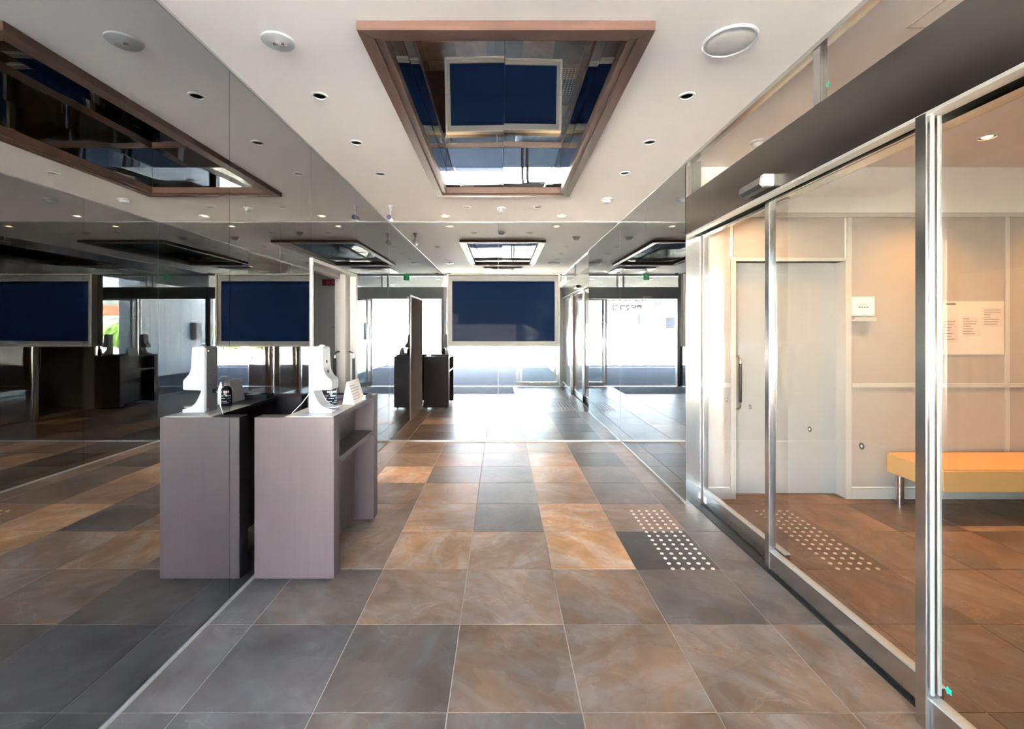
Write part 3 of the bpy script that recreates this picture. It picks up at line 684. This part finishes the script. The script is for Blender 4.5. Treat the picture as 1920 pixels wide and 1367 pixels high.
# ------------------------------------------------------------------ counter with what stands on it
CX0, CX1, CY0, CY1 = -1.378, -.935, 2.514, 3.40
CT = .929
ct = thing('reception_counter', 'greyed walnut laminate counter on casters with open shelf before the mirrors', 'counter', ((CX0 + CX1) / 2, 2.95, 0))
bx('side_panel', (CX0, CX1, CY0, CY0 + .088, .03, CT), COUNTER, ct, .0015)
bx('side_panel', (CX0, CX1, CY1 - .10, CY1, .03, CT + .008), COUNTER, ct, .0015)
bx('top_board', (-1.20, CX1 - .002, CY0 + .088, CY1 - .10, CT - .024, CT - .001), COUNTERD, ct, .001)
bx('top_edging', (CX1 - .002, CX1, CY0 + .088, CY1 - .10, CT - .024, CT - .001), COUNTER, ct)
sh = bx('shelf', (-1.075, CX1 - .005, CY0 + .088, CY1 - .10, .648, .681), COUNTERD, ct, .001)
bx('shelf_edging', (CX1 - .005, CX1 - .003, CY0 + .088, CY1 - .10, .648, .681), COUNTER, sh)
bx('back_panel', (-1.095, -1.075, CY0 + .088, CY1 - .10, .05, CT - .024), COUNTERD, ct)
for x in (-1.33, -.985):
    for y in (CY0 + .045, CY1 - .05):
        cs = lth('caster', [(.0001, -.012), (.014, -.011), (.016, -.004), (.016, .004), (.014, .011), (.0001, .012)], (x, y, .0165), BLACK, ct, 16, 'x')
        bx('caster_plate', (x - .018, x + .018, y - .018, y + .018, .026, .0305), PLATE, cs)
cl = bx('counter_cloth', (-1.215, -.945, CY0 + .012, 2.93, CT + .0002, CT + .0018), BEIGE); tag(cl, 'thin beige cloth lying on the counter under the dispenser', 'cloth')
sht = bx('clear_sheet', (-1.16, -.952, CY0 + .006, 2.76, CT + .0034, CT + .0046), PLASTIC); tag(sht, 'white protective sheet directly under the sanitizer dispenser', 'sheet')

# sanitizer dispenser: side outline towards the camera, front towards the aisle
SX, SZ, SY0, SY1 = -1.117, CT + .005, 2.62, 2.735
prof = [(0, 0), (.1327, 0), (.1327, .021), (.120, .0225), (.102, .0255), (.0735, .0367), (.053, .057), (.0347, .0898), (.0225, .128), (.0215, .1335), (.1286, .1347),
        (.1294, .1837), (.1225, .196), (.098, .2145), (.0850, .236), (.0790, .2613), (.0776, .3727), (.0714, .3838), (.004, .3858), (0, .3797)]
sd_ = thing('sanitizer_dispenser', 'white automatic hand sanitizer dispenser standing on the counter', 'dispenser', (SX + .06, 2.68, CT + .006))
b = BM(); prism(b, [(SX + x, SZ + z) for x, z in prof], 'y', SY0, SY1); body = obj('body', b, PLASTIC, sd_, .0025)
bx('level_window', (SX + .036, SX + .044, SY0 - .0012, SY0 + .001, SZ + .19, SZ + .355), mat('grey_window', (.42, .42, .48), .3), sd_)
bp = bx('back_plate', (SX - .0045, SX, SY0 + .006, SY1 - .006, SZ + .01, SZ + .375), PLATE, sd_)
for y in (SY0 + .02, SY1 - .02):
    for z in (.02, .36): lth('screw', [(.004, -.003), (.0045, 0)], (SX - .0045, y, SZ + z), CHROME, bp, 10, 'x')
for y, z in ((2.665, .215), (2.70, .225), (2.66, .16), (2.695, .15), (2.71, .24)): lth('vent_screw', [(.003, -.002), (.0035, 0)], (SX - .0045, y, SZ + z), CHROME, bp, 8, 'x')
b = BM(); lathe(b, [(.020, 0), (.018, .006), (.008, .011), (.0001, .012)], (SX + .05, 2.68, SZ + .385), 16); obj('top_button', b, PLASTIC, sd_, smooth=True)
for z in (.295, .235): lth('sensor_eye', [(.0105, -.004), (.0105, .0025), (.007, .004), (.0001, .0045)], (SX + (.0785 if z > .25 else .088), 2.68, SZ + z), BLACK, sd_, 16, 'x')
b = BM(); lathe(b, [(.034, 0), (.042, .004), (.042, .007), (.038, .006), (.0001, .003)], (SX + .115, 2.68, SZ + .0235), 24); obj('drip_tray', b, mat('grey_drip_tray', (.45, .46, .50), .35), sd_, smooth=True)
b = BM(); pts = [(SX - .008, 2.69, SZ + .12), (SX - .03, 2.70, SZ + .105), (SX - .06, 2.66, SZ + .05), (SX - .10, 2.625, SZ + .0), (-1.25, 2.62, .80), (-1.27, 2.63, .5), (-1.26, 2.7, .2), (-1.25, 2.8, .02)]
tube(b, pts, .002, 8); obj('power_cable', b, mat('pale_cable', (.66, .66, .66), .5), sd_, smooth=True)
bx('cable_plug', (SX - .016, SX - .0045, 2.68, 2.70, SZ + .108, SZ + .132), BLACK, sd_, .002)

# pump bottle
pb = thing('pump_bottle', 'dark pump bottle with white lettering beside the dispenser', 'bottle', (-1.085, 2.88, CT + .004))
PBZ = CT + .0042
lth('bottle', [(.0001, 0), (.029, 0), (.031, .004), (.031, .100), (.028, .112), (.013, .124), (.012, .132), (.0001, .132)], (-1.085, 2.88, PBZ), BOTTLE, pb, 28)
b = BM(); lathe(b, [(.0145, .128), (.0145, .142), (.007, .146), (.005, .146), (.005, .178), (.0001, .178)], (-1.085, 2.88, PBZ), 18)
tube(b, [(-1.092, 2.88, PBZ + .182), (-1.075, 2.879, PBZ + .184), (-1.050, 2.876, PBZ + .182), (-1.043, 2.875, PBZ + .172)], .0055, 10)
obj('pump', b, PLASTIC, pb, smooth=True)
b = BM(); seg = 9
for k, (z, hh_) in enumerate(((.085, .012), (.062, .007), (.048, .005), (.030, .004), (.020, .004))):
    for s in range(seg):
        if (s * 7 + k * 3) % 4 == 0: continue
        a = R(-165 + s * 21); a2 = a + R(14); r_ = .0316
        q = [(-1.085 + r_ * math.cos(t), 2.88 + r_ * math.sin(t)) for t in (a, a2)]
        v = [b.verts.new((*q[0], PBZ + z)), b.verts.new((*q[1], PBZ + z)), b.verts.new((*q[1], PBZ + z + hh_)), b.verts.new((*q[0], PBZ + z + hh_))]; b.faces.new(v)
obj('printed_band', b, PAPER, pb)

# tent card
tc = thing('tent_card', 'folded white notice card standing on the counter edge', 'card', (-1.0, 3.06, CT))
b = BM(); prism(b, [(-1.040, CT), (-.958, CT), (-.9605, CT + .002), (-1.004, CT + .148), (-1.010, CT + .148), (-1.040, CT + .002)], 'y', 2.945, 3.165); card = obj('card', b, PAPER, tc)
ang = math.atan2(.0435, .146)
b = BM(); rnd = random.Random(3)
for k in range(6):
    t0 = .16 + k * .12; L = rnd.uniform(.10, .19)
    f = lambda t, o_=.0008: (-.9605 + (-1.004 + .9605) * t + o_, CT + .002 + .146 * t)
    (xa, za), (xb, zb) = f(t0), f(t0 + .045)
    v = [b.verts.new((xa, 2.955, za)), b.verts.new((xa, 2.955 + L, za)), b.verts.new((xb, 2.955 + L, zb)), b.verts.new((xb, 2.955, zb))]; b.faces.new(v)
obj('printed_lines', b, mat('pink_print', (.62, .42, .40), .7), card)
b = BM()
for yy in (3.11, 3.135):
    xa, za = -.9605 - .0435 * .17 + .001, CT + .002 + .146 * .17
    lathe(b, [(.008, 0), (.008, .0012)], (xa, yy, za), 12, 'x')
obj('yellow_mark', b, mat('yellow_print', (.75, .55, .05), .6), card)
# tray at the far end
ty = thing('tray', 'black shallow tray at the far end of the counter top', 'tray', (-1.06, 3.24, CT))
b = BM(); box(b, -1.18, -.945, 3.185, 3.29, CT, CT + .004)
for d in ((-1.18, -.945, 3.185, 3.189), (-1.18, -.945, 3.286, 3.29), (-1.18, -1.176, 3.189, 3.286), (-.949, -.945, 3.189, 3.286)): box(b, *d, CT + .004, CT + .028)
obj('tray_body', b, mat('navy_black_tray', (.018, .02, .04), .3), ty)
sb = bx('paper_slips', (-1.10, -1.03, 3.20, 3.27, CT + .0045, CT + .030), PAPER, None, .001); tag(sb, 'small stack of white paper slips in the black tray', 'paper')
lb = bx('small_box', (-.985, -.955, 3.168, 3.183, CT, CT + .026), mat('lilac_box', (.62, .62, .80), .5), None, .001); tag(lb, 'tiny lilac box between notice card and black tray', 'box')

# ------------------------------------------------------------------ entrance front (behind and around the camera, seen in the mirrors)
ef = thing('trim_5', 'dark steel entrance header, transom bars and jambs', 'entrance frame', (0, YE, 0), kind='structure')
GREYM = mat('grey_entrance_metal', (.30, .31, .315), .35, metal=.6, noise=((3, 200, 200), .06))
bx('header', (XL, XR + .1, YE - .07, YE + .05, 2.17, 2.46), GREYM, ef, .002)
bx('transom_head', (XL, XR + .1, YE - .03, YE + .03, HC - .05, HC - .001), ALU, ef)
for x in (-.05, .10): bx('transom_bar', (x, x + .04, YE - .03, YE + .03, 2.46, HC - .05), GREYM, ef)
bx('jamb', (XL - .01, XL + .065, YE - .07, YE + .055, 0, 2.17), GREYM, ef, .002)
bx('jamb', (XR - .055, XR + .1, YE - .07, YE + .055, 0, 2.17), GREYM, ef, .002)
bx('threshold', (XL, XR, YE - .07, YE + .05, -.02, .001), STEEL, ef)
bx('sensor_bar', (-.72, -.50, YE + .05, YE + .085, 2.185, 2.235), WHITE, ef, .003)
for k, (a, c_) in enumerate(((XL + .004, -.05), (.14, XR))):
    tw = bx('window_%d' % (4 + k), (a, c_, YE - .004, YE + .004, 2.46, HC - .05), CLEAR)
    tag(tw, ('entrance transom glass over the open doorway', 'entrance transom glass over the glass panels')[k], 'window', kind='structure')
def leaf_x(name, label, x0, x1, y, z1=2.165, st=.05):
    t = thing(name, label, 'glass door', ((x0 + x1) / 2, y, 0), kind='structure')
    bx('bottom_rail', (x0, x1, y - .018, y + .018, .006, .11), STEEL, t, .002)
    bx('glass_pane', (x0 + st * .5, x1 - st * .5, y - .004, y + .004, .105, z1 - .03), CLEAR, t)
    for a, c_ in ((x0, x0 + st), (x1 - st, x1)): bx('stile', (a, c_, y - .018, y + .018, .11, z1), STEEL_V, t, .002)
    bx('top_rail', (x0 + st, x1 - st, y - .016, y + .016, z1 - .035, z1), STEEL, t)
    return t
leaf_x('door_5', 'fixed glass panel of the entrance, seen in the mirrors', .46, 1.44, YE + .025)
l6 = leaf_x('door_6', 'slid-open glass leaf of the entrance, seen in the mirrors', .37, 1.36, YE - .03)
lth('lock_knob', [(.018, 0), (.018, .02), (.008, .022), (.0001, .022)], (.395, YE - .012, 1.08), CHROME, l6, 16, 'y')
# unseen building mass, added to block the sun and shade the forecourt
mass = BM(); box(mass, -9, AX - .1, .12, 8, -.1, 3.13); box(mass, AX - .1, XL - .16, .12, 3.0, -.1, 3.13); box(mass, XW + .1, 14, .12, 8, -.1, 3.13); box(mass, AX - .1, XW + .1, 5.9, 8, -.1, 3.13)
fac = obj('wall_sun_block', mass, EXTW); tag(fac, 'unseen white building mass, added to block the sun', 'wall', kind='structure')

eave = thing('roof_eave', 'flat pale eave projecting over the entrance, seen in the mirrors', 'eave', (-3.5, -1.8, 2.8), kind='structure')
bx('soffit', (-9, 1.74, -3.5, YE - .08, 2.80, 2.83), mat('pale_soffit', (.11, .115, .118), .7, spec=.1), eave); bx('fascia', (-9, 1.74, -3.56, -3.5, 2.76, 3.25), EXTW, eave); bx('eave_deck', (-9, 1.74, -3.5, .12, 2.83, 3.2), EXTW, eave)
for x in (-1.1, .5):
    for y in (-1.0, -2.4): lth('eave_lamp', [(.06, 0), (.06, -.008), (.05, -.012), (.0001, -.012)], (x, y, 2.80), LAMPOFF, eave, 18)
# ------------------------------------------------------------------ forecourt and what the mirrors show of the street
gr = bx('ground', (-60, 60, -6.7, YE - .07, -.08, -.02), ASPH); tag(gr, 'shaded grey asphalt forecourt outside the entrance', 'forecourt', kind='structure')
gr2 = bx('ground_lot', (-60, 60, -70, -6.7, -.08, -.02), LOT_SUN); tag(gr2, 'lot across the forecourt, coloured pale where the sun falls', 'lot', kind='structure')  # pale colour begins at the shadow edge, brightening the sunlit ground
kb = bx('kerb', (-60, 1.7, -5.55, -5.47, -.02, -.005), EXTW); tag(kb, 'flat pale kerb line across the asphalt', 'kerb', kind='structure')
# siding wall
sw = bx('wall_siding', (1.79, 2.4, -10.5, -1.65, -.02, 3.4), SIDING); tag(sw, 'white outdoor wall of upright siding boards', 'wall', kind='structure')
y = -1.68; k = 0
for wdt in [.32, .60, .24, .44, .48, .55, .44, .55, .44, .55, .44, .55, .44, .55, .44, .55]:
    if y - wdt < -10.5: break
    bx('siding_board', (1.765, 1.792, y - wdt + .006, y - .006, .09, 3.4), SIDING, sw, .003); y -= wdt
bx('base_flashing', (1.755, 1.795, -10.5, -1.65, -.02, .085), ALU, sw); bx('corner_trim', (1.755, 1.80, -1.68, -1.645, -.02, 3.4), ALU, sw)
mb = thing('meter_box', 'grey meter box on the white siding wall outside', 'box', (1.7, -3.9, 1.35))
bx('box_body', (1.60, 1.764, -4.08, -3.74, 1.06, 1.64), GREYB, mb, .01); bx('box_lid', (1.588, 1.60, -4.06, -3.76, 1.08, 1.62), GREYB, mb, .006)
# station building with lettering
st = thing('station_building', 'long white building with dark lettering across the lot', 'building', (-1, -24, 0))
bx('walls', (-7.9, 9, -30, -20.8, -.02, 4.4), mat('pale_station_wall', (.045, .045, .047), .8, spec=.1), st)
bx('lower_wall', (-7.7, 9, -20.8, -20.5, -.02, 1.75), EXTW, st)
text('lettering', '㈱ 伊丹産業', .40, SIGNINK, (-6.0, -20.79, 2.93), (R(90), 0, R(180)), st, ext=.01, bold=.05)
text('lettering', 'エコ セルフ セルフ', .36, SIGNINK, (-6.0, -20.79, 3.55), (R(90), 0, R(180)), st, ext=.01, bold=.05)
for x in (-7.0, -6.2, -5.5, -4.4, -3.6): bx('window', (x, x + .55, -20.8, -20.77, 1.85, 2.45), mat('hazy_window', (.45, .48, .52), .3), st)
bx('gate_gap', (-6.9, -6.75, -20.8, -20.76, 1.82, 2.5), GLASSD, st)
bs = thing('blue_notice', 'small blue and white board low on the white building', 'sign', (-5.1, -20.4, .4))
bx('board', (-5.45, -4.90, -20.46, -20.40, .22, .66), BLUE, bs); bx('board_face', (-5.42, -5.02, -20.40, -20.39, .34, .60), PAPER, bs); bx('post', (-5.2, -5.14, -20.46, -20.42, -.02, .22), GREYB, bs)
# houses, pole, hill
hs = thing('house', 'small house with dark gabled roof far beyond the lot', 'house', (-14.5, -33, 0))
bx('walls', (-17, -12, -38, -33, -.02, 3.4), EXTW, hs)
b = BM(); prism(b, [(-17.6, 3.3), (-11.4, 3.3), (-14.5, 5.0)], 'y', -38.4, -32.6); obj('gable_roof', b, ROOFT, hs)
bx('window', (-14.1, -12.9, -33, -32.95, 1.5, 2.6), GLASSD, hs); bx('window', (-16.4, -15.2, -33, -32.95, 1.5, 2.6), GLASSD, hs); bx('low_roof', (-12, -8.8, -33.5, -31.6, 2.1, 2.3), ROOFT, hs); bx('shed_wall', (-11.8, -9, -33.3, -31.8, -.02, 2.1), EXTW, hs)
up = thing('utility_pole', 'pale concrete utility pole beside the white building', 'pole', (-9.2, -22.5, 0))
lth('shaft', [(.16, -.02), (.11, 9), (.0001, 9)], (-9.2, -22.5, 0), EXTW, up, 16); bx('cross_arm', (-10.0, -8.4, -22.55, -22.45, 7.6, 7.72), GREYB, up)
def bush(label, c, r, n, name='shrub', m=LEAF):
    rnd = random.Random(int(c[0] * 10)); t = thing(name, label, 'shrub', c)
    b = BM()
    for k in range(n):
        a = Vector((rnd.gauss(0, 1), rnd.gauss(0, 1), rnd.gauss(0, 1))).normalized() * r * rnd.uniform(.5, 1)
        p = Vector((c[0], c[1], c[2] + r * .9)) + Vector((a.x, a.y, a.z * .9)); s = r * .16
        u = Vector((rnd.gauss(0, 1), rnd.gauss(0, 1), rnd.gauss(0, 1))).normalized(); v = u.orthogonal().normalized()
        b.faces.new([b.verts.new(p + q) for q in (u * s, v * s * .6, -u * s, -v * s * .6)])
    obj('foliage', b, m, t)
    lth('stem', [(.06, -.02), (.04, r), (.0001, r)], c, mat('bark', (.12, .08, .05), .9), t, 8)
bush('round sunlit green shrub near the lot edge, seen in the mirrors', (-13.4, -20.5, 0), 1.1, 900)
bush('low yellow-green shrub beside the white building, seen in the mirrors', (-10.6, -20.2, 0), .6, 500, m=mat('yellow_leaf', (.36, .34, .06), .7, noise=((6, 6, 6), .3)))
bsg = thing('blue_banner', 'upright blue banner sign at the lot edge, seen in the mirrors', 'banner', (-11.9, -19.5, 0))
bx('banner', (-12.2, -11.75, -19.52, -19.48, .25, 1.75), BLUE, bsg); bx('emblem', (-12.05, -11.9, -19.48, -19.47, .5, 1.1), PAPER, bsg); bx('pole', (-12.25, -12.2, -19.53, -19.47, -.02, 1.9), GREYB, bsg)
b = BM()
xs_ = [-90 + 4.5 * i for i in range(41)]
pts = [(-90, -1)] + [(x, 7 + 4 * math.sin(x * .05 + 1) + 1.6 * math.sin(x * .21)) for x in xs_] + [(90, -1)]
prism(b, pts, 'y', -110, -95)
hl = obj('hill', b, HILL); tag(hl, 'low wooded hill on the horizon', 'hill', kind='structure')
# canopy with red fascia on the other street side
cn = thing('station_canopy', 'filling station canopy with red fascia beyond the siding wall', 'canopy', (25, -28, 0))
bx('red_fascia', (20, 31, -31, -26, 2.55, 3.35), REDX, cn); bx('white_soffit', (20.1, 30.9, -30.9, -26.1, 2.35, 2.55), EXTW, cn)
for x in (22, 26.5, 30): lth('column', [(.16, -.02), (.16, 2.36)], (x, -27, 0), mat('pale_green_column', (.42, .55, .48), .5), cn, 14)
bush('dark green hedge shrub under the red canopy, seen in the mirrors', (20.5, -23, 0), 1.0, 700)
